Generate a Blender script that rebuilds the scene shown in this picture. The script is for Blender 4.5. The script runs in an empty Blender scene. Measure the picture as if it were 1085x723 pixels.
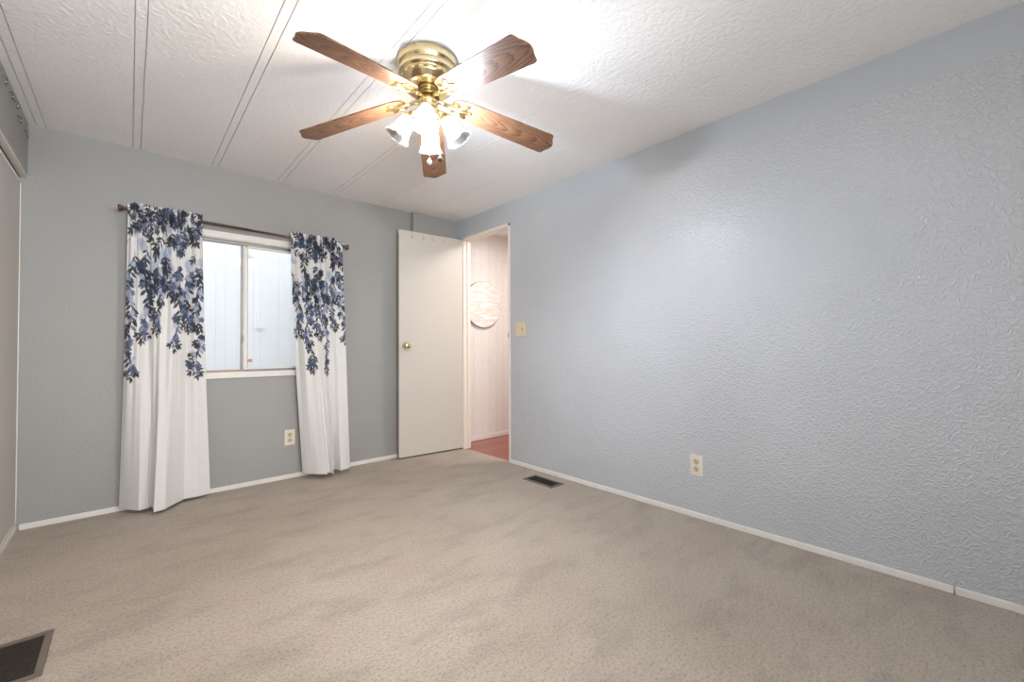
import bpy, bmesh, math, random
import numpy as np
from mathutils import Vector, Matrix, Euler
PI = math.pi
S = bpy.context.scene
COL = S.collection
random.seed(4)

# ---------------------------------------------------------------- camera
F_PX, YAW, PITCH, ROLL = 446.05, 0.73767, 0.01717, -0.00516
CAM = Vector((-2.3505, -3.4231, 0.9504))
cd = bpy.data.cameras.new('camera'); cam = bpy.data.objects.new('camera', cd); COL.objects.link(cam)
cy, sy, cp, sp = math.cos(YAW), math.sin(YAW), math.cos(PITCH), math.sin(PITCH)
fw = Vector((sy*cp, cy*cp, sp)); r0 = Vector((cy, -sy, 0)); u0 = r0.cross(fw)
rr_ = r0*math.cos(ROLL) + u0*math.sin(ROLL); uu_ = -r0*math.sin(ROLL) + u0*math.cos(ROLL)
cam.matrix_world = Matrix(((rr_.x, uu_.x, -fw.x, CAM.x), (rr_.y, uu_.y, -fw.y, CAM.y), (rr_.z, uu_.z, -fw.z, CAM.z), (0, 0, 0, 1)))
cd.sensor_width = 36; cd.lens = 36*F_PX/1085; cd.clip_start = 0.02
S.camera = cam

# ---------------------------------------------------------------- light and exposure
S.view_settings.view_transform = 'Standard'
S.view_settings.look = 'None'
S.view_settings.gamma = 1
S.view_settings.use_curve_mapping = False
S.view_settings.exposure = 0.0
S.cycles.use_denoising = True
S.cycles.sample_clamp_indirect = 6
S.cycles.max_bounces = 12
S.cycles.diffuse_bounces = 8
S.cycles.transparent_max_bounces = 16
S.cycles.caustics_reflective = False
S.cycles.caustics_refractive = False
w = bpy.data.worlds.new('sky'); S.world = w; w.use_nodes = True
WORLD_STRENGTH = 2.45
w.node_tree.nodes['Background'].inputs[0].default_value = (0.90, 0.95, 1.0, 1)
w.node_tree.nodes['Background'].inputs[1].default_value = WORLD_STRENGTH
BULB_WARM = (1.0, 0.86, 0.71); BULB_COOL = (0.80, 0.90, 1.04); BULB_MID = (0.98, 0.97, 0.97)
BULB_STRENGTH = 1150
REAR_FILL_POWER = 120
HALL_POWER = 24
ADDED_REAR_WINDOW = True

def area(name, loc, rot, sx, sy_, power, color):
    l = bpy.data.lights.new(name, 'AREA'); l.shape = 'RECTANGLE'; l.size = sx; l.size_y = sy_; l.energy = power; l.color = color
    o = bpy.data.objects.new(name, l); COL.objects.link(o); o.location = loc; o.rotation_euler = rot
    return o
area('hall_ceiling_lamp', (0.42, -1.05, 2.14), (0, 0, 0), 0.3, 0.3, HALL_POWER, (1.0, 0.93, 0.88))
# fill lamp added to brighten the room, outside the added rear window
area('added_rear_fill', (-2.17, -4.52, 1.25), (PI/2+.5, 0, 0), 1.1, 1.2, REAR_FILL_POWER, (0.93, 0.97, 1.0))

# ---------------------------------------------------------------- helpers
def s2l(c):
    return tuple(((x/255)/12.92 if x/255 <= .04045 else ((x/255+.055)/1.055)**2.4) for x in c)

def obj(name, bm, m, parent=None, bevel=0, smooth=False, local=None):
    if bm is not None and isinstance(bm, bmesh.types.BMesh):
        if bevel:
            bmesh.ops.bevel(bm, geom=[e for e in bm.edges if e.is_manifold and e.calc_face_angle(0) > 0.6], offset=bevel, segments=2, affect='EDGES', clamp_overlap=True)
        bmesh.ops.recalc_face_normals(bm, faces=bm.faces)
        me = bpy.data.meshes.new(name); bm.to_mesh(me); bm.free()
    else:
        me = bm
    if smooth:
        for p in me.polygons: p.use_smooth = True
    if m is not None: me.materials.append(m)
    o = bpy.data.objects.new(name, me); COL.objects.link(o)
    if parent:
        o.parent = parent
        if local is not None:
            o.matrix_local = local
        else:   # mesh given in the parent's world frame
            o.matrix_parent_inverse = WM[parent.name].inverted()
            WM[o.name] = Matrix.Identity(4)
            return o
    WM[o.name] = (WM[parent.name] @ local) if (parent and local is not None) else Matrix.Identity(4)
    return o
WM = {}

def struct(name, bm, m, parent=None, **k):
    o = obj(name, bm, m, parent, **k)
    if parent is None: o['kind'] = 'structure'
    return o

def thing(name, label, cat, loc, group=None, rot=(0, 0, 0)):
    o = bpy.data.objects.new(name, None); COL.objects.link(o)
    o.empty_display_size = .05
    o.location = loc; o.rotation_euler = rot
    WM[o.name] = Matrix.Translation(loc) @ Euler(rot).to_matrix().to_4x4()
    o['label'] = label; o['category'] = cat
    if group: o['group'] = group
    return o

def box(bm, x0, x1, y0, y1, z0, z1, M=None):
    r = bmesh.ops.create_cube(bm, size=1)
    for v in r['verts']:
        v.co = Vector(((x0+x1)/2 + v.co.x*(x1-x0), (y0+y1)/2 + v.co.y*(y1-y0), (z0+z1)/2 + v.co.z*(z1-z0)))
        if M is not None: v.co = M @ v.co
    return bm

def boxes(*bs, M=None):
    bm = bmesh.new()
    for b in bs: box(bm, *b, M=M)
    return bm

def lathe(bm, prof, seg=40, M=None, flute=None):
    """prof: list of (r, z) - open profile revolved about z"""
    rings = []
    for (r, z) in prof:
        ring = []
        for i in range(seg):
            a = 2*PI*i/seg
            rr = r*(flute(a, z) if flute else 1)
            co = Vector((rr*math.cos(a), rr*math.sin(a), z))
            if M is not None: co = M @ co
            ring.append(bm.verts.new(co))
        rings.append(ring)
    for a, b in zip(rings, rings[1:]):
        for i in range(seg):
            bm.faces.new((a[i], a[(i+1) % seg], b[(i+1) % seg], b[i]))
    if prof[0][0] > 1e-4 and not getattr(lathe, 'open', False): bm.faces.new(rings[0])
    if prof[-1][0] > 1e-4 and not getattr(lathe, 'open', False): bm.faces.new(list(reversed(rings[-1])))
    return bm

def tube(bm, pts, r, seg=10, cap=True):
    pts = [Vector(p) for p in pts]
    rs = r if isinstance(r, (list, tuple)) else [r]*len(pts)
    prev = None; rings = []
    t0 = (pts[1]-pts[0]).normalized()
    n = t0.orthogonal().normalized()
    for i, p in enumerate(pts):
        t = (pts[min(i+1, len(pts)-1)] - pts[max(i-1, 0)]).normalized()
        n = (n - t*n.dot(t)).normalized(); b = t.cross(n)
        rings.append([bm.verts.new(p + (n*math.cos(2*PI*k/seg) + b*math.sin(2*PI*k/seg))*rs[i]) for k in range(seg)])
    for a, b in zip(rings, rings[1:]):
        for k in range(seg): bm.faces.new((a[k], a[(k+1) % seg], b[(k+1) % seg], b[k]))
    if cap: bm.faces.new(rings[0]); bm.faces.new(list(reversed(rings[-1])))
    return bm

def prism(bm, poly, z0, z1, M=None):
    lo = [bm.verts.new((M @ Vector((x, y, z0))) if M is not None else Vector((x, y, z0))) for x, y in poly]
    hi = [bm.verts.new((M @ Vector((x, y, z1))) if M is not None else Vector((x, y, z1))) for x, y in poly]
    n = len(poly)
    bm.faces.new(lo); bm.faces.new(list(reversed(hi)))
    for i in range(n): bm.faces.new((lo[i], lo[(i+1) % n], hi[(i+1) % n], hi[i]))
    return bm

# ---------------------------------------------------------------- materials
class NT:
    def __init__(s, name):
        s.m = bpy.data.materials.new(name); s.m.use_nodes = True; s.t = s.m.node_tree; s.n = s.t.nodes
        s.b = s.n['Principled BSDF']; s.out = s.n['Material Output']
    def add(s, typ, **k):
        n = s.n.new(typ)
        for a, b in k.items(): setattr(n, a, b)
        return n
    def link(s, a, b): s.t.links.new(a, b)
    def coord(s, scale=(1, 1, 1), kind='Object'):
        tc = s.add('ShaderNodeTexCoord'); mp = s.add('ShaderNodeMapping'); mp.inputs['Scale'].default_value = scale
        s.link(tc.outputs[kind], mp.inputs[0]); return mp.outputs[0]
    def noise(s, vec, scale, detail=3, rough=.5):
        n = s.add('ShaderNodeTexNoise'); n.inputs['Scale'].default_value = scale; n.inputs['Detail'].default_value = detail
        n.inputs['Roughness'].default_value = rough; s.link(vec, n.inputs['Vector']); return n.outputs['Fac']
    def ramp(s, fac, stops):
        r = s.add('ShaderNodeValToRGB'); e = r.color_ramp.elements
        while len(e) < len(stops): e.new(.5)
        for i, (p, c) in enumerate(stops):
            e[i].position = p; e[i].color = (*c, 1) if len(c) == 3 else c
        s.link(fac, r.inputs[0]); return r.outputs[0]
    def mix(s, fac, a, b, mode='MIX'):
        n = s.add('ShaderNodeMix', data_type='RGBA', blend_type=mode)
        for sock, val in ((n.inputs[0], fac), (n.inputs[6], a), (n.inputs[7], b)):
            if hasattr(val, 'links') or hasattr(val, 'is_linked'): s.link(val, sock)
            elif isinstance(val, (int, float)): sock.default_value = val
            else: sock.default_value = (*val, 1)
        return n.outputs[2]
    def math(s, op, a, b=None, c=None):
        n = s.add('ShaderNodeMath', operation=op)
        for i, v in enumerate((a, b, c)):
            if v is None: continue
            if isinstance(v, (int, float)): n.inputs[i].default_value = v
            else: s.link(v, n.inputs[i])
        return n.outputs[0]
    def bump(s, h, strength, dist):
        n = s.add('ShaderNodeBump'); n.inputs['Strength'].default_value = strength; n.inputs['Distance'].default_value = dist
        s.link(h, n.inputs['Height']); s.link(n.outputs[0], s.b.inputs['Normal']); return n

def plain(name, col, rough=.5, metal=0, spec=.5, noise=0.03, scale=25):
    m = NT(name); c = s2l(col)
    v = m.coord(); f = m.noise(v, scale)
    cc = m.ramp(f, [(.3, tuple(x*(1-noise) for x in c)), (.7, tuple(min(1, x*(1+noise)) for x in c))])
    m.link(cc, m.b.inputs['Base Color'])
    m.b.inputs['Roughness'].default_value = rough; m.b.inputs['Metallic'].default_value = metal
    m.b.inputs['Specular IOR Level'].default_value = spec
    return m.m

def wall_paint(name, col, border=False, emboss=.35, rough=.42, spec=.5):
    m = NT(name); c = s2l(col)
    v = m.coord(kind='Object')
    wn = m.add('ShaderNodeTexNoise'); wn.inputs['Scale'].default_value = 22; wn.inputs['Detail'].default_value = 2
    m.link(v, wn.inputs['Vector'])
    off = m.add('ShaderNodeVectorMath', operation='SCALE'); off.inputs['Scale'].default_value = .06
    m.link(wn.outputs['Color'], off.inputs[0])
    ad = m.add('ShaderNodeVectorMath', operation='ADD'); m.link(v, ad.inputs[0]); m.link(off.outputs[0], ad.inputs[1])
    vo = m.add('ShaderNodeTexVoronoi', feature='DISTANCE_TO_EDGE'); vo.inputs['Scale'].default_value = 48
    m.link(ad.outputs[0], vo.inputs['Vector'])
    worm = m.ramp(vo.outputs['Distance'], [(.0, (1, 1, 1)), (.07, (.8,)*3), (.17, (0, 0, 0))])
    fine = m.noise(v, 160, 2)
    h = m.math('ADD', m.math('MULTIPLY', worm, 1.0), m.math('MULTIPLY', fine, .35))
    patch = m.noise(v, 1.7, 3)
    cc = m.ramp(patch, [(.35, tuple(x*.965 for x in c)), (.65, tuple(x*1.02 for x in c))])
    # faint warm smudges where the old paint was rubbed
    sm = m.noise(v, 3.1, 4, .6)
    smf = m.ramp(sm, [(.66, (0, 0, 0)), (.76, (.35,)*3)])
    cc = m.mix(smf, cc, tuple(x*y for x, y in zip(c, (1.08, .98, .90))))
    if border:
        sx = m.add('ShaderNodeSeparateXYZ'); m.link(v, sx.inputs[0])
        g = m.math('GREATER_THAN', sx.outputs['Z'], 2.013)
        inv = m.math('SUBTRACT', 1.0, g)
        h = m.math('MULTIPLY', h, m.math('ADD', m.math('MULTIPLY', inv, .9), .1))
        cc = m.mix(g, cc, tuple(x*y for x, y in zip(c, (.93, .96, .985))))
    m.link(cc, m.b.inputs['Base Color'])
    m.b.inputs['Roughness'].default_value = rough; m.b.inputs['Specular IOR Level'].default_value = spec
    m.bump(h, emboss, .004)
    return m.m

def carpet_mat():
    m = NT('beige_carpet'); v = m.coord()
    tuft = m.noise(v, 105, 3, .75)
    tuft2 = m.noise(v, 55, 2, .6)
    big = m.noise(v, 1.5, 5, .62)
    mid = m.noise(m.coord((1.0, 2.2, 1)), 3.2, 4, .6)
    A = s2l((171, 156, 140)); B = s2l((161, 145, 129)); Cc = s2l((178, 164, 149))
    c1 = m.ramp(big, [(.30, B), (.52, A), (.72, Cc)])
    c2 = m.ramp(mid, [(.36, (.85, .85, .85)), (.5, (1, 1, 1)), (.68, (1.0, 1.0, 1.0))])
    c3 = m.ramp(tuft, [(.35, (.5, .48, .46)), (.52, (1, 1, 1))])
    cc = m.mix(1.0, c1, c2, 'MULTIPLY'); cc = m.mix(.75, cc, c3, 'MULTIPLY')
    m.link(cc, m.b.inputs['Base Color']); m.b.inputs['Roughness'].default_value = .95
    m.b.inputs['Specular IOR Level'].default_value = .1
    m.b.inputs['Sheen Weight'].default_value = .25; m.b.inputs['Sheen Roughness'].default_value = .6
    h = m.math('ADD', tuft, m.math('MULTIPLY', tuft2, .8)); m.bump(h, .8, .008)
    return m.m

def ceiling_mat():
    m = NT('ceiling_stipple'); v = m.coord()
    n1 = m.noise(v, 75, 3, .6)
    vo = m.add('ShaderNodeTexVoronoi', feature='SMOOTH_F1'); vo.inputs['Scale'].default_value = 62; m.link(v, vo.inputs['Vector'])
    h = m.math('ADD', n1, m.math('MULTIPLY', vo.outputs['Distance'], .9))
    c = s2l((240, 238, 237))
    cc = m.ramp(m.noise(v, 1.2), [(.3, tuple(x*.97 for x in c)), (.7, c)])
    m.link(cc, m.b.inputs['Base Color']); m.b.inputs['Roughness'].default_value = .8
    m.b.inputs['Specular IOR Level'].default_value = .25
    m.bump(h, .45, .006)
    return m.m

def oak(name, light, dark, tint=1.0, rough=.38):
    m = NT(name); v = m.coord((1.0, 1.0, 1.0))
    tc = v
    # cathedral grain: long warped rings along x
    mp = m.add('ShaderNodeMapping'); mp.inputs['Scale'].default_value = (3.6, 30, 10); m.link(tc, mp.inputs[0])
    warp = m.noise(mp.outputs[0], .9, 2)
    wv = m.add('ShaderNodeTexWave', wave_type='RINGS', rings_direction='Z', wave_profile='SAW')
    wv.inputs['Scale'].default_value = 1.3; wv.inputs['Distortion'].default_value = 6; wv.inputs['Detail'].default_value = 2; wv.inputs['Detail Scale'].default_value = .8
    m.link(mp.outputs[0], wv.inputs['Vector'])
    mp2 = m.add('ShaderNodeMapping'); mp2.inputs['Scale'].default_value = (14, 420, 60); m.link(tc, mp2.inputs[0])
    pores = m.noise(mp2.outputs[0], 1.0, 3, .6)
    L, D = s2l(light), s2l(dark)
    c1 = m.ramp(wv.outputs['Fac'], [(.0, L), (.5, tuple(a*.7+b*.3 for a, b in zip(L, D))), (.85, tuple(a*.3+b*.7 for a, b in zip(L, D))), (1, L)])
    c2 = m.ramp(pores, [(.36, (.45, .42, .40)), (.56, (1, 1, 1))])
    cc = m.mix(.8, c1, c2, 'MULTIPLY')
    m.link(cc, m.b.inputs['Base Color']); m.b.inputs['Roughness'].default_value = rough
    m.b.inputs['Specular IOR Level'].default_value = .4
    m.bump(pores, .12, .001)
    return m.m

def hall_floor_mat():
    m = NT('red_brown_laminate'); v = m.coord((1, 1, 1))
    br = m.add('ShaderNodeTexBrick'); br.inputs['Scale'].default_value = 1; br.inputs['Brick Width'].default_value = .9; br.inputs['Row Height'].default_value = .12
    br.inputs['Mortar Size'].default_value = .0015
    br.inputs['Color1'].default_value = (*s2l((158, 96, 78)), 1); br.inputs['Color2'].default_value = (*s2l((138, 78, 62)), 1); br.inputs['Mortar'].default_value = (*s2l((95, 55, 44)), 1)
    m.link(v, br.inputs['Vector'])
    g = m.noise(m.coord((3, 40, 1)), 1.5, 4, .6)
    cc = m.mix(.6, br.outputs['Color'], m.ramp(g, [(.35, (.75, .7, .7)), (.6, (1.1, 1.1, 1.1))]), 'MULTIPLY')
    m.link(cc, m.b.inputs['Base Color']); m.b.inputs['Roughness'].default_value = .3
    return m.m

def glass_pane(name):
    m = NT(name); m.n.remove(m.b)
    tr = m.add('ShaderNodeBsdfTransparent'); tr.inputs[0].default_value = (.98, .98, .98, 1)
    gl = m.add('ShaderNodeBsdfGlossy'); gl.inputs['Roughness'].default_value = .015
    nz = m.noise(m.coord(), 3.0, 1)
    bp = m.add('ShaderNodeBump'); bp.inputs['Strength'].default_value = .05; bp.inputs['Distance'].default_value = .002; m.link(nz, bp.inputs['Height']); m.link(bp.outputs[0], gl.inputs['Normal'])
    fr = m.add('ShaderNodeFresnel'); fr.inputs[0].default_value = 1.5
    mx = m.add('ShaderNodeMixShader'); m.link(fr.outputs[0], mx.inputs[0]); m.link(tr.outputs[0], mx.inputs[1]); m.link(gl.outputs[0], mx.inputs[2])
    m.link(mx.outputs[0], m.out.inputs[0]); return m.m

def shade_glass(name, tint):
    """clear moulded glass with light frosted flutes"""
    m = NT(name); m.n.remove(m.b)
    tr = m.add('ShaderNodeBsdfTransparent'); tr.inputs[0].default_value = (*[.56*t for t in tint], 1)
    tl = m.add('ShaderNodeBsdfTranslucent'); tl.inputs[0].default_value = (*[.72*t for t in tint], 1)
    gl = m.add('ShaderNodeBsdfGlossy'); gl.inputs['Roughness'].default_value = .12
    fr = m.add('ShaderNodeFresnel'); fr.inputs[0].default_value = 1.45
    m1 = m.add('ShaderNodeMixShader'); m1.inputs[0].default_value = .18
    m.link(tr.outputs[0], m1.inputs[1]); m.link(tl.outputs[0], m1.inputs[2])
    m2 = m.add('ShaderNodeMixShader'); m.link(m.math('MULTIPLY', fr.outputs[0], .55), m2.inputs[0]); m.link(m1.outputs[0], m2.inputs[1]); m.link(gl.outputs[0], m2.inputs[2])
    m.link(m2.outputs[0], m.out.inputs[0]); return m.m

def emit(name, col, strength):
    m = NT(name); m.b.inputs['Base Color'].default_value = (.9, .9, .9, 1)
    m.b.inputs['Emission Color'].default_value = (*col, 1); m.b.inputs['Emission Strength'].default_value = strength
    return m.m

M = {}
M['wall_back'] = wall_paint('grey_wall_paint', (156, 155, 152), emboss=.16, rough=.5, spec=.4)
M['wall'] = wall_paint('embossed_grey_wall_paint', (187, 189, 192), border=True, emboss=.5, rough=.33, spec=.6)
M['carpet'] = carpet_mat()
M['ceiling'] = ceiling_mat()
M['white'] = plain('white_trim_paint', (226, 221, 215), .4)
M['door'] = plain('cream_door_paint', (200, 193, 184), .45, noise=.012, scale=3)
M['dooredge'] = plain('bare_door_edge', (150, 140, 132), .7)
M['closet'] = plain('light_grey_closet_panel', (190, 185, 180), .5, noise=.012, scale=3)
M['dark'] = plain('dark_void', (28, 26, 25), .9)
M['alu'] = plain('aluminium_frame', (138, 136, 135), .4, metal=.5)
M['sashwhite'] = plain('white_sash', (228, 222, 214), .4)
M['woodsill'] = plain('tan_track', (186, 150, 128), .6)
M['bronze'] = plain('bronze_rod', (112, 88, 72), .32, metal=.75)
M['brass'] = plain('polished_brass', (236, 218, 172), .2, metal=1.0, noise=.02)
M['brassdark'] = plain('aged_brass', (150, 126, 84), .35, metal=1.0)
M['plate'] = plain('ivory_plastic', (222, 213, 196), .4)
M['platebeige'] = plain('almond_plastic', (214, 200, 168), .4)
M['slot'] = plain('slot_dark', (70, 58, 45), .7)
M['vent'] = plain('brown_metal', (118, 107, 98), .5, metal=.2)
M['louver'] = plain('brown_louver', (84, 74, 66), .5, metal=.2)
M['ventdark'] = plain('duct_shade_paint', (40, 35, 31), .8)
M['chrome'] = plain('chrome_hook', (150, 148, 146), .2, metal=.85)
M['ear'] = plain('ivory_receptacle', (198, 184, 160), .45)
M['clear'] = plain('clear_hook', (206, 202, 197), .2, metal=.15)
M['porch'] = None
M['blade'] = oak('oak_blade', (140, 102, 76), (44, 31, 26))
M['glass'] = glass_pane('window_glass')
M['hallwall'] = plain('pale_hall_paint', (226, 219, 213), .6)
M['hallfloor'] = hall_floor_mat()

# ================================================================= the setting
H = 2.18; YR = -4.3; XL = -2.80; TW = .075
DY0, DY1, DZ = -0.805, -0.145, 1.99          # doorway in the right wall
WX0, WX1, WZ0, WZ1 = -2.20, -1.31, 0.785, 1.715  # window opening in the back wall
def grid_floor():
    bm = bmesh.new(); box(bm, -3.6, TW*.3, YR, 0.02, -.05, 0); return bm
struct('floor', grid_floor(), M['carpet'])
# ceiling panels with narrow battens, joints as real grooves running front to back
def ceiling_bm():
    bm = bmesh.new(); cuts = []
    for k in range(7):
        c = -2.717 + .39*k
        cuts += [c-.0175, c+.0175]
    xs = [-3.6] + cuts + [0.02]
    for a, b in zip(xs, xs[1:]):
        g = .0018
        box(bm, a+g, b-g, YR, 0.02, H, H+.012)
    box(bm, -3.6, .02, YR, .02, H+.012, H+.05)
    return bm
struct('ceiling', ceiling_bm(), M['ceiling'])
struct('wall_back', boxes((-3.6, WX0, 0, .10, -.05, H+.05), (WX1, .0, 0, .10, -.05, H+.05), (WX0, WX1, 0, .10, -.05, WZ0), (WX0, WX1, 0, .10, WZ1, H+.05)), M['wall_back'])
struct('wall_corner', boxes((-.475, 0, -.05, 0, 0, H)), M['wall_back'], bevel=.002)
struct('wall_right', boxes((0, TW, YR, DY0, -.05, H+.05), (0, TW, DY1, .06, -.05, H+.05), (0, TW, DY0, DY1, DZ, H+.05)), M['wall'])
RW = (-2.70, -1.66, .75, 1.9)  # opening for the added rear window
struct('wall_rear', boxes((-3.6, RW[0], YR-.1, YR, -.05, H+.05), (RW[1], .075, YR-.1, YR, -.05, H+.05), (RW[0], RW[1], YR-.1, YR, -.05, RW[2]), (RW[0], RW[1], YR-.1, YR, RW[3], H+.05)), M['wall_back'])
# closet side: header over sliding doors
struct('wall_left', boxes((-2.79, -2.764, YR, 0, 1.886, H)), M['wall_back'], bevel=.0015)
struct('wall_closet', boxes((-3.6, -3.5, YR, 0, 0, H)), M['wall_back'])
struct('trim_1', boxes((-2.7905, -2.7625, YR, -.0005, 1.880, 1.888)), M['white'])
# closet sliding doors
def closet_door(name, y0, y1, x):
    d = struct(name, boxes((x-.02, x, y0, y1, .035, 1.855)), M['closet'], bevel=.002)
    struct('door_frame', boxes((x-.022, x+.003, y1-.012, y1, .033, 1.857), (x-.022, x+.003, y0, y0+.012, .033, 1.857), (x-.022, x+.003, y0+.012, y1-.012, 1.843, 1.857), (x-.022, x+.003, y0+.012, y1-.012, .033, .05)), M['white'], d)
    return d
closet_door('door_2', -1.5, -.004, -2.788)
closet_door('door_3', -3.0, -1.46, -2.815)
closet_door('door_4', -4.29, -2.96, -2.788)
struct('closet_gap_shade', boxes((-2.86, -2.835, YR, 0, 1.87, 1.90)), M['dark'])  # dark strip painted as the shade in the gap above the closet doors
struct('baseboard_left', boxes((-2.80, -2.783, YR, -.002, 0, .026)), M['white'], bevel=.002)
# baseboards
BH = .030
struct('baseboard_back', boxes((-2.776, -.4755, -.012, 0, 0, BH)), M['white'], bevel=.003)
struct('baseboard_corner', boxes((-.4755, -.0, -.062, -.05, 0, BH), (-.487, -.475, -.062, -.012, 0, BH)), M['white'], bevel=.002)
struct('baseboard_right', boxes((-.012, 0, -3.353, DY0-.018, 0, BH)), M['white'], bevel=.003)
struct('baseboard_near', boxes((-.012, 0, YR, -3.357, 0, BH)), M['white'], bevel=.003)
# doorway jamb lining and thin casing
struct('trim_3', boxes((-.004, TW+.004, DY1-.014, DY1+.010, 0, DZ+.010), (-.004, TW+.004, DY0-.012, DY0+.010, 0, DZ+.010), (-.004, TW+.004, DY0-.012, DY1+.010, DZ-.012, DZ+.014),
       (.035, .048, DY1-.026, DY1-.014, 0, DZ-.012), (.035, .048, DY0+.010, DY0+.022, 0, DZ-.012)), plain('pink_white_jamb', (232, 222, 212), .45), bevel=.0015)
st = obj('strike_plate', boxes((.006, .03, DY0+.0098, DY0+.0115, 1.03, 1.09), (-.0052, .006, DY0+.004, DY0+.0115, 1.04, 1.08)), M['brassdark'])
st['label'] = 'small dark strike plate on the doorway jamb beside the light switch'; st['category'] = 'strike plate'

# hallway beyond the door
struct('wall_hall', boxes((TW, 2.2, .06, .14, -.05, 2.25)), M['hallwall'])
def grooves():
    bm = bmesh.new(); x = .085
    while x < 2.2:
        box(bm, x, x+.0994, .055, .0605, .0, 2.18); x += .1
    return bm
struct('wall_hall_panelling', grooves(), M['hallwall'], bevel=.0008)
struct('wall_hall_far', boxes((1.25, 1.33, -3.0, .06, -.05, 2.25)), M['hallwall'])
struct('wall_hall_end', boxes((TW, 1.33, -3.08, -3.0, -.05, 2.25)), M['hallwall'])
struct('ceiling_hall', boxes((TW, 1.33, -3.08, .06, 2.18, 2.23)), M['ceiling'])
struct('floor_hall', boxes((TW*.3, 1.33, -3.08, .06, -.05, -.002)), M['hallfloor'])
struct('baseboard_hall', boxes((TW, 1.25, .043, .055, 0, .048)), M['white'], bevel=.003)

# window
def window():
    root = struct('window_1', boxes((WX0, WX1, .0, .09, WZ1-.012, WZ1), (WX0, WX1, .0, .09, WZ0, WZ0+.012), (WX0, WX0+.012, .0, .09, WZ0, WZ1), (WX1-.012, WX1, .0, .09, WZ0, WZ1)), M['white'])
    # casing on the wall face
    struct('casing', boxes((WX0-.04, WX1+.04, -.012, 0, WZ1-.006, WZ1+.034), (WX0-.04, WX1+.04, -.014, 0, WZ0-.028, WZ0+.012), (WX0-.04, WX0+.004, -.011, 0, WZ0+.012, WZ1-.006), (WX1-.004, WX1+.04, -.011, 0, WZ0+.012, WZ1-.006)), M['white'], root, bevel=.003)
    a0, a1, b0, b1 = WX0+.012, WX1-.012, WZ0+.012, WZ1-.012
    fr = struct('outer_frame', boxes((a0, a1, .02, .06, b1-.02, b1), (a0, a1, .02, .06, b0, b0+.014), (a0, a0+.018, .02, .06, b0, b1), (a1-.018, a1, .02, .06, b0, b1)), M['alu'], root, bevel=.002)
    xm = -1.757
    struct('track', boxes((a0+.018, xm, .008, .02, b0, b0+.012), ), M['woodsill'], root)
    # fixed left pane with its stile, sliding right sash
    ls = struct('sash', boxes((xm-.018, xm-.004, .04, .056, b0+.012, b1-.018)), M['alu'], root, bevel=.002)
    p1 = struct('pane', boxes((a0+.018, xm-.016, .048, .051, b0+.010, b1-.016)), M['glass'], ls)
    rs = struct('sash', boxes((xm-.004, xm+.020, .022, .040, b0+.012, b1-.018), (a1-.042, a1-.018, .022, .040, b0+.012, b1-.018), (xm+.020, a1-.042, .022, .040, b1-.034, b1-.018), (xm+.020, a1-.042, .022, .040, b0+.012, b0+.026)), M['sashwhite'], root, bevel=.003)
    struct('pane', boxes((xm+.018, a1-.040, .030, .033, b0+.024, b1-.032)), M['glass'], rs)
    struct('gasket', boxes((xm+.020, xm+.0235, .0255, .036, b0+.026, b1-.034)), M['alu'], rs)
    struct('latch', boxes((xm-.012, xm-.004, .012, .04, 1.0, 1.055), (xm-.014, xm-.003, .006, .014, 1.018, 1.04)), M['alu'], rs, bevel=.002)
    struct('clip', boxes((xm+.020, xm+.052, .026, .034, .862, .884)), M['woodsill'], rs)
    struct('clip', boxes((xm+.020, xm+.048, .026, .034, 1.60, 1.622)), M['sashwhite'], rs)
    struct('roller', boxes((xm+.004, xm+.018, .014, .024, b1-.03, b1-.016)), M['brassdark'], rs)
window()

# unseen window added behind the camera so the fill light can enter
if ADDED_REAR_WINDOW:
    x0, x1, z0, z1 = RW
    rw = struct('added_window', boxes((x0, x1, YR-.1, YR, z1-.03, z1), (x0, x1, YR-.1, YR, z0, z0+.03), (x0, x0+.03, YR-.1, YR, z0+.03, z1-.03), (x1-.03, x1, YR-.1, YR, z0+.03, z1-.03), ((x0+x1)/2-.02, (x0+x1)/2+.02, YR-.07, YR-.03, z0+.03, z1-.03)), M['white'])
    struct('pane', boxes((x0+.03, x1-.03, YR-.052, YR-.048, z0+.03, z1-.03)), M['glass'], rw)

# porch beyond the window: white vertical panelling under open sky
def porch_mat():
    m = NT('white_siding'); c = s2l((236, 238, 240))
    cc = m.ramp(m.noise(m.coord(), 2.0), [(.3, tuple(x*.97 for x in c)), (.7, c)])
    m.link(cc, m.b.inputs['Base Color']); m.b.inputs['Roughness'].default_value = .6; return m.m
M['porch'] = porch_mat()
def siding():
    bm = bmesh.new(); x = -5.0; i = 0
    box(bm, -5, 3.0, 1.56, 1.7, -.3, 3.0)
    widths = [.10, .14, .06, .17, .12, .08]
    while x < 3.0:
        wd = widths[i % 6]
        box(bm, x+.0008, x+wd-.0008, 1.5555, 1.561, -.3, 3.0); x += wd; i += 1
    return bm
struct('wall_outside', siding(), M['porch'], bevel=.001)
struct('floor_outside', boxes((-5, 3, .101, 1.56, -.3, -.2)), plain('concrete', (190, 188, 184), .8))
la = thing('door_latch', 'small white latch on the panelled wall seen through the right window pane', 'latch', (-1.36, 1.55, 1.19))
obj('latch_plate', boxes((-1.385, -1.365, 1.538, 1.556, 1.17, 1.33)), M['porch'], la, bevel=.002)
obj('latch_handle', boxes((-1.385, -1.31, 1.52, 1.545, 1.165, 1.21)), M['porch'], la, bevel=.004)

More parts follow.
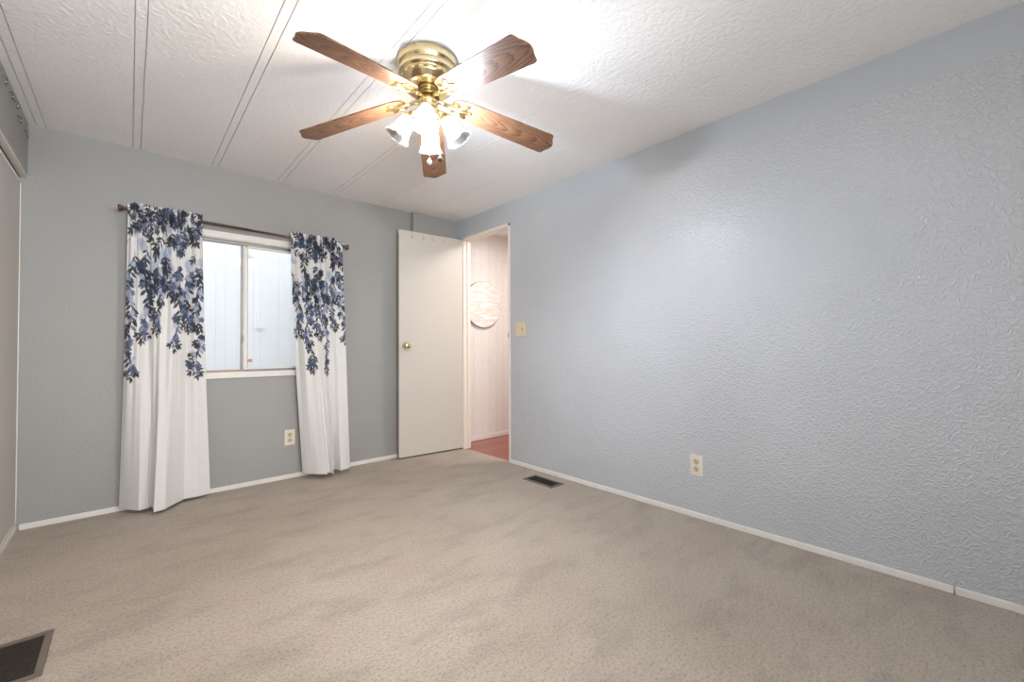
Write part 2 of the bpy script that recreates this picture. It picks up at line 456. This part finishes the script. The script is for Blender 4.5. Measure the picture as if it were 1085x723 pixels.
# ================================================================= bedroom door
def bedroom_door():
    hinge = Vector((-.004, -.150, 0)); free = Vector((-.636, -.092, 0))
    L = (free-hinge).length
    ang = math.atan2(free.y-hinge.y, free.x-hinge.x)
    Mx = Matrix.Translation((hinge.x, hinge.y, .013)) @ Matrix.Rotation(ang, 4, 'Z')
    # local x along the leaf, room face at y=+0 looking to -y world => local +y
    Hh = 1.972; T = .034
    bm = boxes((0.0, L, -T, 0, 0, Hh))
    d = bpy.data.meshes.new('door_1'); bmesh.ops.bevel(bm, geom=bm.edges[:], offset=.0015, segments=1, affect='EDGES'); bm.to_mesh(d); bm.free()
    d.materials.append(M['door'])
    o = bpy.data.objects.new('door_1', d); COL.objects.link(o); o.matrix_world = Mx; WM['door_1'] = Mx; o['kind'] = 'structure'
    I = Matrix.Identity(4)
    obj('door_edge', boxes((L-.0005, L+.0012, -T+.001, -.001, .002, Hh-.03)), M['dooredge'], o, local=I)
    # knob on the room face, rose + neck + ball
    kx, kz = L-.060, .965
    face = 1 if True else -1
    K = Matrix.Translation((kx, 0, kz)) @ Matrix.Rotation(-PI/2, 4, 'X')
    knob = obj('door_knob', lathe(bmesh.new(), [(.030, 0), (.031, .003), (.026, .008), (.012, .012), (.011, .028), (.017, .033), (.026, .040), (.029, .050), (.027, .060), (.018, .066), (.0001, .067)], 28, M=K), M['brass'], o, smooth=True, local=I)
    K2 = Matrix.Translation((kx, -T, kz)) @ Matrix.Rotation(PI/2, 4, 'X')
    obj('door_knob', lathe(bmesh.new(), [(.030, 0), (.031, .003), (.026, .008), (.012, .012), (.011, .014), (.017, .016), (.022, .020), (.022, .026), (.018, .030), (.0001, .031)], 28, M=K2), M['brass'], o, smooth=True, local=I)
    obj('latch_plate', boxes((L+.001, L+.003, -T+.006, -.006, kz-.028, kz+.028), (L+.002, L+.012, -T/2-.007, -T/2+.007, kz-.008, kz+.008)), M['brassdark'], o, local=I)
    for z in (.22, 1.0, 1.76):
        obj('hinge', tube(bmesh.new(), [(0.0, .004, z), (0, .004, z+.085)], .005), M['white'], o, local=I)
    # four little over-door hooks hanging on the top edge
    for i, t in enumerate((.515, .405, .315, .205)):
        x = t+.004
        lab = ['small wire hook over the door top, nearest the door knob side', 'small wire hook over the door top, second from the knob side', 'small wire hook over the door top, third from the knob side', 'small wire hook over the door top, nearest the hinges'][i]
        W = Mx @ Vector((x, 0, Hh))
        hk = thing('over_door_hook', lab, 'hook', W, 'wire hooks over the door top', (0, 0, ang))
        bm = bmesh.new()
        box(bm, -.004, .004, -T-.0018, .0022, .0004, .0018)
        box(bm, -.004, .004, -T-.0022, -T-.0008, -.02, .001)
        box(bm, -.004, .004, .0006, .0020, -.045, .001)
        obj('strap', bm, M['clear'], hk, local=I)
        bm = bmesh.new()
        tube(bm, [(0, .002, -.040), (0, .004, -.052), (0, .010, -.060), (0, .018, -.060), (0, .024, -.052), (0, .025, -.043)], .0022, 8)
        obj('hook', bm, M['clear'], hk, smooth=True, local=I)
bedroom_door()

# ================================================================= ceiling fan
FX, FY = -1.4117, -1.8643
fan = thing('ceiling_fan', 'brass ceiling fan with five oak blades and four lit glass shades', 'ceiling fan', (FX, FY, H))
FM = Matrix.Translation((FX, FY, 0))
def ringlathe(prof, seg=56): return lathe(bmesh.new(), prof, seg, M=FM)
obj('motor_housing', ringlathe([(.124, 2.1799), (.128, 2.172), (.129, 2.150), (.127, 2.140), (.121, 2.136), (.120, 2.131), (.124, 2.127), (.125, 2.112), (.122, 2.106), (.114, 2.103), (.113, 2.098), (.116, 2.094), (.115, 2.082), (.108, 2.078), (.104, 2.066), (.088, 2.058), (.060, 2.054), (.036, 2.052)]), M['brass'], fan, smooth=True)
mv = bmesh.new()
for k in range(20):
    a = 2*PI*k/20
    R_ = FM @ Matrix.Rotation(a, 4, 'Z')
    box(mv, .1130, .1165, -.009, .009, 2.084, 2.092, M=R_)
obj('vent_slot', mv, M['brassdark'], fan)
obj('neck', ringlathe([(.036, 2.053), (.034, 2.050), (.034, 2.042), (.038, 2.040), (.038, 2.036)]), M['brass'], fan, smooth=True)
obj('flywheel', ringlathe([(.040, 2.038), (.046, 2.037), (.047, 2.031), (.046, 2.026), (.040, 2.025)]), M['brassdark'], fan, smooth=True)
obj('switch_housing', ringlathe([(.041, 2.026), (.041, 2.010), (.044, 2.006), (.044, 1.996), (.040, 1.990), (.040, 1.975), (.048, 1.968), (.050, 1.955), (.044, 1.942), (.028, 1.932), (.012, 1.928), (.010, 1.920), (.006, 1.915), (.0005, 1.914)]), M['brass'], fan, smooth=True)

def blade_outline():
    top = []
    # from root round to the tip with ogee-clipped corners (half), mirrored
    half = [(.104, .0), (.105, .020), (.110, .036), (.121, .047), (.137, .0535), (.160, .0565), (.35, .0605), (.574, .0655), (.582, .0650), (.588, .0620), (.5905, .0560), (.5935, .0460), (.600, .0330), (.608, .0220), (.6135, .0110), (.6150, .0)]
    return half + [(x, -y) for x, y in reversed(half[1:-1])]
def blade_bm():
    bm = bmesh.new(); prism(bm, blade_outline(), -.003, .003)
    bmesh.ops.bevel(bm, geom=[e for e in bm.edges if abs(e.verts[0].co.z-e.verts[1].co.z) < 1e-6], offset=.0012, segments=2, affect='EDGES')
    return bm
def iron_plate_bm():
    half = [(.060, .0), (.062, .009), (.090, .010), (.104, .014), (.112, .026), (.122, .034), (.132, .030), (.139, .020), (.146, .021), (.152, .032), (.163, .042), (.175, .043), (.181, .036), (.180, .027), (.172, .021), (.168, .013), (.176, .009), (.190, .010), (.198, .005), (.200, 0)]
    bm = bmesh.new(); prism(bm, half + [(x, -y) for x, y in reversed(half[1:-1])], -.0075, -.0032)
    bmesh.ops.bevel(bm, geom=[e for e in bm.edges if abs(e.verts[0].co.z-e.verts[1].co.z) < 1e-6 and e.verts[0].co.z < -.005], offset=.0015, segments=2, affect='EDGES')
    for (x, y) in ((.166, .033), (.166, -.033), (.188, 0)):
        lathe(bm, [(.005, -.0072), (.006, -.0090), (.004, -.0105), (.0002, -.0108)], 12, M=Matrix.Translation((x, y, 0)))
    # raised scroll ribs
    for sgn in (1, -1):
        tube(bm, [(.085, 0, -.0078), (.105, .008*sgn, -.0092), (.122, .022*sgn, -.0092), (.140, .012*sgn, -.0092), (.158, .027*sgn, -.0088), (.172, .034*sgn, -.0080)], [.004, .004, .0045, .0035, .004, .003], 8)
    tube(bm, [(.080, 0, -.008), (.12, 0, -.0098), (.16, 0, -.0095), (.192, 0, -.0082)], [.006, .005, .004, .002], 8)
    return bm
BL = [(-161.04, 11.4, -11.2), (-88.60, 9.2, -11.3), (-17.54, 8.74, -11.35), (55.30, 9.7, -11.6), (126.85, 10.8, -11.3)]
bme = blade_bm(); bmesh_mesh = bpy.data.meshes.new('fan_blade'); bmesh.ops.recalc_face_normals(bme, faces=bme.faces); bme.to_mesh(bmesh_mesh); bme.free(); bmesh_mesh.materials.append(M['blade'])
ipb = iron_plate_bm(); ip_mesh = bpy.data.meshes.new('blade_iron'); bmesh.ops.recalc_face_normals(ipb, faces=ipb.faces); ipb.to_mesh(ip_mesh); ipb.free(); ip_mesh.materials.append(M['brass'])
for i, (az, dr, pi_) in enumerate(BL):
    a, d_, p_ = map(math.radians, (az, dr, pi_))
    dv = Vector((math.cos(a)*math.cos(d_), math.sin(a)*math.cos(d_), -math.sin(d_)))
    tv = Vector((-math.sin(a), math.cos(a), 0)); nv = dv.cross(tv)
    t2 = tv*math.cos(p_) + nv*math.sin(p_); n2 = dv.cross(t2)
    W = Matrix(((dv.x, t2.x, n2.x, FX), (dv.y, t2.y, n2.y, FY), (dv.z, t2.z, n2.z, 2.03), (0, 0, 0, 1)))
    Lm = Matrix.Translation((-FX, -FY, -H)) @ W
    b = bpy.data.objects.new('fan_blade', bmesh_mesh); COL.objects.link(b); b.parent = fan; b.matrix_local = Lm; WM[b.name] = W
    it = bpy.data.objects.new('blade_iron', ip_mesh); COL.objects.link(it); it.parent = b
    arm = bmesh.new()
    tube(arm, [(.040, 0, .001), (.052, 0, -.004), (.066, 0, -.0065), (.082, 0, -.0065)], [.010, .009, .009, .008], 10)
    obj('iron_arm', arm, M['brass'], b, smooth=True, local=Matrix.Identity(4))

# light kit
A0 = math.atan2(-3.4231-FY, -2.3505-FX) + math.radians(-5)
KIT = [('mid', BULB_MID), ('cool', BULB_COOL), ('mid', BULB_MID), ('warm', BULB_WARM)]
bulbm = {'mid': emit('bulb_neutral', BULB_MID, BULB_STRENGTH*.6), 'cool': emit('bulb_cool', BULB_COOL, BULB_STRENGTH*2.3), 'warm': emit('bulb_warm', BULB_WARM, BULB_STRENGTH*1.35)}
shadem = shade_glass('clear_fluted_glass', (1, 1, 1))
for k, (nm, c) in enumerate(KIT):
    a = A0 + k*PI/2
    u = Vector((math.cos(a), math.sin(a), 0)); dn = Vector((0, 0, -1))
    base = Vector((FX, FY, 0))
    ax = (u*math.cos(math.radians(58)) + dn*math.sin(math.radians(58))).normalized()
    neck = base + u*.078 + Vector((0, 0, 1.934))
    side = u.cross(ax).normalized() if True else None
    xa = side; ya = ax.cross(xa)
    MM = Matrix(((xa.x, ya.x, ax.x, neck.x), (xa.y, ya.y, ax.y, neck.y), (xa.z, ya.z, ax.z, neck.z), (0, 0, 0, 1)))
    bm = bmesh.new()
    tube(bm, [base+u*.036+Vector((0, 0, 1.958)), base+u*.050+Vector((0, 0, 1.966)), base+u*.064+Vector((0, 0, 1.962)), neck-ax*.020], [.008, .0075, .0075, .009], 12)
    arm = obj('light_arm', bm, M['brass'], fan, smooth=True)
    obj('socket_cup', lathe(bmesh.new(), [(.010, -.026), (.016, -.022), (.019, -.012), (.027, -.006), (.028, .004), (.026, .006)], 28, M=MM), M['brass'], arm, smooth=True)
    lathe.open = True
    fl = lambda aa, z: 1 + (.018 + .25*max(0, z-.06))*math.cos(10*aa)*min(1, max(0, (z-.02)/.05))
    gs = lathe(bmesh.new(), [(.0255, .002), (.0265, .010), (.031, .022), (.0345, .036), (.0365, .052), (.0390, .068), (.0445, .084), (.0530, .096), (.0560, .100), (.0545, .1005), (.0520, .096), (.0435, .083), (.0378, .067), (.0352, .052), (.0332, .036), (.0298, .022), (.0252, .010)], 60, M=MM, flute=fl)
    lathe.open = False
    obj('glass_shade', gs, shadem, arm, smooth=True)
    bb = lathe(bmesh.new(), [(.0125, .004), (.0130, .018), (.0165, .028), (.0225, .040), (.0245, .052), (.0225, .064), (.0160, .073), (.0070, .0775), (.0003, .078)], 24, M=MM)
    obj('light_bulb', bb, bulbm[nm], arm, smooth=True)
# pull chains
for (x, y, ztop, m_, lab) in ((-1.4165, -1.8815, 1.945, M['clear'], 'pull chain ending in a clear fob'), (-1.3968, -1.9345, 1.965, M['slot'], 'pull chain ending in a dark fob')):
    r_ = Vector((x-FX, y-FY, 0)); s_ = .046/r_.length if r_.length > .046 else 1
    bm = bmesh.new()
    p0 = Vector((FX, FY, 0)) + r_*s_
    p = Vector((p0.x, p0.y, ztop)); q = Vector((x, y, 1.752))
    n = 46
    for i in range(n+1):
        t = i/n; c = p.lerp(q, t); c.z -= 0
        bmesh.ops.create_icosphere(bm, subdivisions=1, radius=.0017, matrix=Matrix.Translation(c))
    ch = obj('pull_chain', bm, M['brass'], fan, smooth=True); ch['label'] = lab
    obj('chain_fob', lathe(bmesh.new(), [(.002, .018), (.004, .012), (.0095, .006), (.0115, 0), (.0095, -.006), (.004, -.0105), (.0003, -.012)], 20, M=Matrix.Translation((x, y, 1.74))), m_, ch, smooth=True)

# ================================================================= curtains
def paint(W_, Hf, strands, dense_end, seed):
    """floral print in fabric space -> function of colour grid (numpy)"""
    rng = random.Random(seed)
    NU, NV = 300, 560
    X, Y = np.meshgrid(np.linspace(0, W_, NU), np.linspace(0, Hf, NV))
    base = np.array(s2l((216, 214, 212))); img = np.tile(base, (NV, NU, 1)).astype(float)
    navy = np.array(s2l((44, 50, 66))); ink = np.array(s2l((50, 46, 50))); blue = np.array(s2l((60, 75, 98)))
    pale = np.array(s2l((166, 178, 196))); lav = np.array(s2l((172, 172, 188))); slate = np.array(s2l((96, 106, 134)))
    def blend(mask, col, al):
        a_ = (mask*al)[..., None]; img[:] = img*(1-a_) + col*a_
    def sub(cx, cy_, r):
        i0 = max(0, int((cx-r)/W_*(NU-1))); i1 = min(NU, int((cx+r)/W_*(NU-1))+2)
        j0 = max(0, int((cy_-r)/Hf*(NV-1))); j1 = min(NV, int((cy_+r)/Hf*(NV-1))+2)
        return (slice(j0, j1), slice(i0, i1)) if i1 > i0 and j1 > j0 else None
    def ell(cx, cy_, a, b, th, col, al=1.0, point=False):
        s = sub(cx, cy_, a*1.2)
        if s is None: return
        x = X[s]-cx; y = Y[s]-cy_; c, n = math.cos(th), math.sin(th)
        p = (x*c+y*n)/a; q = (-x*n+y*c)/b
        d = (np.abs(p)**1.5 + np.abs(q)**1.3) if point else (p*p+q*q)
        mk = np.clip((1.0-d)/.22, 0, 1)
        aa = (mk*al)[..., None]; img[s] = img[s]*(1-aa) + col*aa
    def leaf(x, y, th, L, col):
        ell(x+math.cos(th)*L/2, y+math.sin(th)*L/2, L/2, L*.2, th, col, .95, True)
        ell(x+math.cos(th)*L/2, y+math.sin(th)*L/2, L*.36, L*.03, th, col*1.9+.03, .5)
    def stem(p, q, wd, col):
        n = max(2, int(math.dist(p, q)/.003))
        for i in range(n+1):
            t = i/n; ell(p[0]+(q[0]-p[0])*t, p[1]+(q[1]-p[1])*t, wd, wd, 0, col, .9)
    def flower(x, y, r, col, col2):
        o = rng.uniform(0, 6.28)
        for k in range(5):
            t = o+k*1.2566
            ell(x+math.cos(t)*r*.52, y+math.sin(t)*r*.52, r*.5, r*.42, t, col*rng.uniform(.8, 1.25), .9)
        for k in range(5):
            t = o+k*1.2566; ell(x+math.cos(t)*r*.3, y+math.sin(t)*r*.3, r*.25, r*.05, t, col2, .6)
        ell(x, y, r*.16, r*.16, 0, ink, .8)
    def blot(x, y, r):
        for k in range(5):
            ell(x+rng.uniform(-.4, .4)*r, y+rng.uniform(-.4, .4)*r, r*rng.uniform(.5, .9), r*rng.uniform(.4, .7), rng.uniform(0, 3), pale if rng.random() < .55 else lav, .36)
    def sprig(x, y, th, n, L):
        px, py = x, y
        for k in range(n):
            nx, ny = px+math.cos(th)*L*.45, py+math.sin(th)*L*.45
            stem((px, py), (nx, ny), .0022, ink)
            cc = rng.choice([ink, ink, navy, slate])
            leaf(nx, ny, th+rng.uniform(.5, 1.0), L*rng.uniform(.7, 1.05), cc); leaf(nx, ny, th-rng.uniform(.5, 1.0), L*rng.uniform(.7, 1.05), rng.choice([ink, navy, slate]))
            px, py = nx, ny; th += rng.uniform(-.3, .3)
        leaf(px, py, th, L, ink)
    # dense field at the top
    area_ = W_*dense_end
    for k in range(int(area_*90)): blot(rng.uniform(0, W_), rng.uniform(0, 1)**.9*dense_end*1.05, rng.uniform(.03, .055))
    for k in range(int(area_*200)):
        y = rng.uniform(0, 1)*dense_end
        sprig(rng.uniform(0, W_), y, rng.uniform(0, 6.28) if y < dense_end*.6 else rng.uniform(.6, 2.5), rng.randint(2, 4), rng.uniform(.042, .064))
    for k in range(int(W_*.14*420)):
        sprig(rng.uniform(0, W_), rng.uniform(-.01, .13), rng.uniform(0, 6.28), rng.randint(1, 3), rng.uniform(.035, .05))
    for k in range(int(area_*62)):
        flower(rng.uniform(0, W_), rng.uniform(0, 1)*dense_end, rng.uniform(.022, .038), rng.choice([navy, blue, blue, slate]), ink)
    # dangling strands
    for (u, yend) in strands:
        x = u*W_; y = dense_end*.8
        while y < yend:
            t = (y-dense_end*.8)/max(.05, yend-dense_end*.8)
            x2 = u*W_ + .022*math.sin(y*19+u*40)
            stem((x, y), (x2, y+.024), .0025, ink)
            L = .064*(1-.25*t)
            for sg in (-1, 1):
                if rng.random() < .86: leaf(x2, y+.02, PI/2+sg*rng.uniform(.45, 1.0), L*rng.uniform(.75, 1.1), rng.choice([ink, navy, navy, slate]))
            if rng.random() < .28: sprig(x2, y, PI/2+rng.choice((-1, 1))*rng.uniform(.5, .9), 2, .045)
            if rng.random() < .38: flower(x2+rng.uniform(-.04, .04), y, rng.uniform(.020, .032), rng.choice([navy, blue, slate]), ink)
            if rng.random() < .3: blot(x2+rng.uniform(-.03, .03), y, .026)
            x = x2; y += .024
        sprig(x, y, PI/2, 2, .042); flower(x+.012, y-.012, .026, slate, ink)
        for sg in (-1, 1): sprig(x, y-.01, PI/2+sg*.9, 2, .042)
    return img, NU, NV

def resample(pts, us):
    P = np.array(pts, float); d = np.r_[0, np.cumsum(np.linalg.norm(np.diff(P, axis=0), axis=1))]; d /= d[-1]
    return np.stack([np.interp(us, d, P[:, k]) for k in range(P.shape[1])], 1)

def curtain(name, label, top, hem, zt, zb, strands, dense_end, seed, W_=.62, pw=1.3):
    img, NU, NV = paint(W_, zt-zb, strands, dense_end, seed)
    us = np.linspace(0, 1, NU); vs = np.linspace(0, 1, NV)
    B = resample(hem, us)
    ker = np.hanning(9); ker /= ker.sum()
    for k in range(2):
        pad = np.r_[np.full(4, B[0, k]), B[:, k], np.full(4, B[-1, k])]; B[:, k] = np.convolve(pad, ker, 'valid')
    rng = np.random.RandomState(seed)
    ph = rng.uniform(0, 6.28, 6)
    def rip(u):
        return (np.sin(2*PI*11*u+ph[0]+1.3*np.sin(2*PI*2.3*u+ph[3])) + .6*np.sin(2*PI*19*u+ph[1]) + .5*np.sin(2*PI*6.3*u+ph[2]))/2.1
    def fold(u):
        return np.sin(2*PI*3.6*u+ph[4]) + .5*np.sin(2*PI*7.1*u+ph[5])
    Tx = top[0] + us*(top[1]-top[0])
    co = np.zeros((NV, NU, 3))
    r = rip(us); f = fold(us); r2 = rip(us*1.07+.3)
    for j, v in enumerate(vs):
        s = v**pw
        amp = .019*math.exp(-v/.18) + .004*max(0, 1-v)
        x = Tx*(1-s) + B[:, 0]*s + .004*r2*math.exp(-v/.06)
        y0 = -.088 - .010*(1 if .018 < v < .045 else 0)
        y = y0*(1-s) + B[:, 1]*s + r*amp + f*.014*math.sin(PI*min(1, v*1.05))**1.0*(1-.5*v)
        z = zt - v*(zt-zb) + (.010*r2 + .004*r)*math.exp(-v/.02)
        # pinch at the rod pocket
        if v < .05: y = np.minimum(y, -.083)
        co[j, :, 0] = x; co[j, :, 1] = np.minimum(y, -.020); co[j, :, 2] = z
    me = bpy.data.meshes.new(name)
    idx = np.arange(NU*NV).reshape(NV, NU)
    q = np.stack([idx[:-1, :-1], idx[1:, :-1], idx[1:, 1:], idx[:-1, 1:]], -1).reshape(-1, 4)
    me.vertices.add(NU*NV); me.vertices.foreach_set('co', co.reshape(-1))
    me.loops.add(q.size); me.loops.foreach_set('vertex_index', q.reshape(-1))
    me.polygons.add(len(q)); me.polygons.foreach_set('loop_start', np.arange(len(q))*4); me.polygons.foreach_set('loop_total', np.full(len(q), 4))
    me.update(); me.validate()
    ca = me.color_attributes.new('print', 'FLOAT_COLOR', 'POINT')
    ca.data.foreach_set('color', np.concatenate([np.clip(img, 0, 1), np.ones((NV, NU, 1))], 2).reshape(-1).astype(np.float32))
    for p in me.polygons: p.use_smooth = True
    me.materials.append(M['curtain'])
    o = bpy.data.objects.new(name, me); COL.objects.link(o)
    md = o.modifiers.new('thickness', 'SOLIDIFY'); md.thickness = .0012; md.offset = 0
    o['label'] = label; o['category'] = 'curtain'; o['group'] = 'curtains hung on the window rod'
    return o

def curtain_mat():
    m = NT('printed_cotton')
    at = m.add('ShaderNodeAttribute', attribute_name='print')
    v = m.coord(); weave = m.noise(v, 500, 2)
    cc = m.mix(.15, at.outputs['Color'], m.ramp(weave, [(.3, (.8, .8, .8)), (.7, (1, 1, 1))]), 'MULTIPLY')
    m.link(cc, m.b.inputs['Base Color']); m.b.inputs['Roughness'].default_value = .85; m.b.inputs['Specular IOR Level'].default_value = .2
    m.b.inputs['Sheen Weight'].default_value = .15
    m.bump(m.noise(v, 90, 3), .15, .002)
    return m.m
M['curtain'] = curtain_mat()
curtain('window_curtain', 'white curtain with blue floral print left of the window', (-2.362, -2.010), [(-2.39, -.035), (-2.345, -.10), (-2.302, -.156), (-2.262, -.142), (-2.250, -.118), (-2.236, -.19), (-2.242, -.248), (-2.19, -.232), (-2.165, -.19), (-2.092, -.095), (-2.02, -.10), (-1.955, -.083)],
        1.822, .022, [(.05, .98), (.24, .76), (.42, .72), (.68, .82), (.80, .70), (.93, .98)], .46, 11)
curtain('window_curtain', 'narrower white curtain with blue floral print right of the window, beside the door', (-1.492, -1.118), [(-1.400, -.075), (-1.38, -.12), (-1.33, -.19), (-1.277, -.239), (-1.262, -.20), (-1.250, -.20), (-1.236, -.25), (-1.20, -.13), (-1.190, -.12), (-1.172, -.212), (-1.13, -.20), (-1.087, -.175)],
        1.808, .040, [(.08, .70), (.24, .97), (.44, .72), (.60, .98), (.80, .66), (.97, .74)], .44, 23)

rod = thing('curtain_rod', 'thin bronze curtain rod with round finials above the window', 'curtain rod', (-1.735, -.08, 1.772))
zr = lambda x: 1.785 + (x+2.378)/(-1.09+2.378)*(1.762-1.785)
obj('rod', tube(bmesh.new(), [(-2.372, -.072, zr(-2.372)), (-1.735, -.072, zr(-1.735))], .0095, 14), M['bronze'], rod, smooth=True)
obj('rod', tube(bmesh.new(), [(-1.735, -.072, zr(-1.735)), (-1.098, -.072, zr(-1.098))], .0082, 14), M['bronze'], rod, smooth=True)
for sgn, x in ((-1, -2.372), (1, -1.098)):
    K = Matrix.Translation((x, -.072, zr(x))) @ Matrix.Rotation(sgn*PI/2, 4, 'Y')
    obj('finial', lathe(bmesh.new(), [(.0095, -.004), (.011, 0), (.008, .004), (.010, .010), (.016, .018), (.020, .026), (.021, .030), (.018, .033), (.0005, .035)], 20, M=K), M['bronze'], rod, smooth=True)
    xb = x - sgn*.045
    obj('bracket', tube(bmesh.new(), [(xb, 0.0, zr(x)-.02), (xb, -.02, zr(x)-.012), (xb, -.05, zr(x)-.013), (xb, -.062, zr(x)-.013), (xb, -.072, zr(x)-.012)], .004, 8), M['bronze'], rod, smooth=True)

# ================================================================= plates, vents, hooks
def duplex(loc, rotz, label):
    t = thing('wall_outlet', label, 'outlet', loc, None, (0, 0, rotz))   # local: face looks to -y, wall at y=0
    I = Matrix.Identity(4)
    pl_ = obj('cover_plate', boxes((-.035, .035, -.006, 0, -.057, .057)), M['plate'], t, bevel=.0025, local=I)
    for zc in (.0205, -.0205):
        bm = bmesh.new()
        pts = [(.0172*math.cos(a)*1.0, max(-.0142, min(.0142, .0172*math.sin(a)))) for a in [2*PI*i/28 for i in range(28)]]
        K = Matrix.Translation((0, -.0055, zc)) @ Matrix.Rotation(PI/2, 4, 'X')
        prism(bm, pts, 0, .0022, M=K)
        r = obj('receptacle', bm, M['ear'], t, local=I)
        obj('slot', boxes((-.0082, -.0052, -.0081, -.0076, zc-.001, zc+.009), (.0052, .0082, -.0081, -.0076, zc-.001, zc+.008), (-.003, .003, -.0081, -.0076, zc-.0105, zc-.0045)), M['slot'], r, local=I)
    obj('screw', lathe(bmesh.new(), [(.0034, 0), (.0030, .0014), (.0002, .0018)], 12, M=Matrix.Translation((0, -.006, 0)) @ Matrix.Rotation(PI/2, 4, 'X')), M['slot'], t, local=I)
duplex((-1.468, 0, .300), 0, 'ivory duplex outlet on the wall below the window')
duplex((0, -2.366, .292), -PI/2, 'ivory duplex outlet low on the right wall near the baseboard')
sw = thing('light_switch', 'almond toggle light switch on the right wall beside the doorway', 'light switch', (0, -.945, 1.104), None, (0, 0, -PI/2))
I4 = Matrix.Identity(4)
obj('cover_plate', boxes((-.058, .058, -.006, 0, -.057, .057)), M['platebeige'], sw, bevel=.0025, local=I4)
tg = obj('toggle', boxes((.016, .030, -.0085, -.005, -.012, .012), (.019, .027, -.018, -.008, .0, .009)), plain('toggle_tan', (170, 150, 118), .5), sw, bevel=.001, local=I4)
for zz in (.038, -.038):
    obj('screw', lathe(bmesh.new(), [(.0034, 0), (.0030, .0014), (.0002, .0018)], 12, M=Matrix.Translation((.023, -.006, zz)) @ Matrix.Rotation(PI/2, 4, 'X')), M['slot'], sw, local=I4)

def floor_vent(x0, x1, y0, y1, label, n, along_x=True):
    t = thing('floor_vent', label, 'floor vent', ((x0+x1)/2, (y0+y1)/2, 0))
    b = .019; hgt = .006
    obj('frame', boxes((x0, x1, y0, y0+b, 0.0, hgt), (x0, x1, y1-b, y1, 0.0, hgt), (x0, x0+b, y0+b, y1-b, 0.0, hgt), (x1-b, x1, y0+b, y1-b, 0.0, hgt)), M['vent'], t, bevel=.002)
    obj('duct_shade', boxes((x0+b, x1-b, y0+b, y1-b, 0.0003, .0011)), M['ventdark'], t)  # flat dark sheet, its colour standing for the shade inside the vent
    span = (y1-y0-2*b)
    for i in range(n):
        yy = y0+b+span*(i+.5)/n
        R_ = Matrix.Translation(((x0+x1)/2, yy, .0032)) @ Matrix.Rotation(math.radians(-40), 4, 'X')
        obj('louver', boxes((-(x1-x0)/2+b, (x1-x0)/2-b, -.0022, .0022, -.0005, .0005), M=R_), M['louver'], t)
floor_vent(-.232, -.100, -1.480, -1.200, 'brown metal floor vent by the right wall baseboard near the doorway', 17)
floor_vent(-2.668, -2.532, -1.575, -1.300, 'brown metal floor vent in the carpet near the closet doors', 17)

# cup hooks along the closet header
labs = ['small metal cup hook high on the closet header, nearest the window wall', 'small metal cup hook on the closet header, second from the window wall', 'small metal cup hook on the closet header, third from the window wall', 'small metal cup hook on the closet header, fourth from the window wall', 'small metal cup hook on the closet header, farthest from the window wall']
for lab, (y, z) in zip(labs, ((-.112, 2.085), (-.289, 2.088), (-.374, 2.125), (-.490, 2.118), (-.625, 2.122))):
    t = thing('cup_hook', lab, 'hook', (-2.764, y, z), 'cup hooks on the closet header')
    obj('base_disc', lathe(bmesh.new(), [(.007, 0), (.007, .002), (.004, .003)], 16, M=Matrix.Translation((-2.764, y, z+.012)) @ Matrix.Rotation(PI/2, 4, 'Y')), M['chrome'], t, smooth=True)
    pts = [(-2.764+.003, y, z+.012), (-2.764+.010, y, z+.012)]
    for i in range(11):
        a = math.radians(95 - i*27)
        pts.append((-2.764+.0105+.0*i, y + .017*math.cos(a), z-.006+.018*math.sin(a)))
    obj('hook', tube(bmesh.new(), pts, .0018, 8), M['chrome'], t, smooth=True)

# round marbled disc in the hallway
def marble():
    m = NT('white_marbling'); v = m.coord((1.4, 1, 2.4))
    tc = m.add('ShaderNodeTexCoord'); mp = m.add('ShaderNodeMapping'); mp.inputs['Rotation'].default_value = (0, math.radians(35), 0); mp.inputs['Scale'].default_value = (1.2, 1, 5); m.link(tc.outputs['Object'], mp.inputs[0])
    n1 = m.noise(mp.outputs[0], 2.6, 6, .65)
    cc = m.ramp(n1, [(.30, s2l((205, 203, 204))), (.44, s2l((230, 228, 226))), (.50, s2l((214, 203, 192))), (.58, s2l((236, 234, 232))), (.72, s2l((222, 221, 224)))])
    m.link(cc, m.b.inputs['Base Color']); m.b.inputs['Roughness'].default_value = .35; return m.m
dz = thing('round_wall_art', 'round white and grey marbled disc hung on the hallway wall', 'wall art', (.385, .055, 1.408))
KD = Matrix.Translation((.385, .055, 1.408)) @ Matrix.Rotation(PI/2, 4, 'X')
obj('panel', lathe(bmesh.new(), [(.236, .0), (.240, .006), (.240, .030), (.237, .034), (.0005, .0345)], 64, M=KD), marble(), dz)
obj('rim', lathe(bmesh.new(), [(.2402, .002), (.2415, .004), (.2415, .030), (.2402, .032)], 64, M=KD), plain('grey_rim', (150, 140, 134), .5), dz, smooth=True)
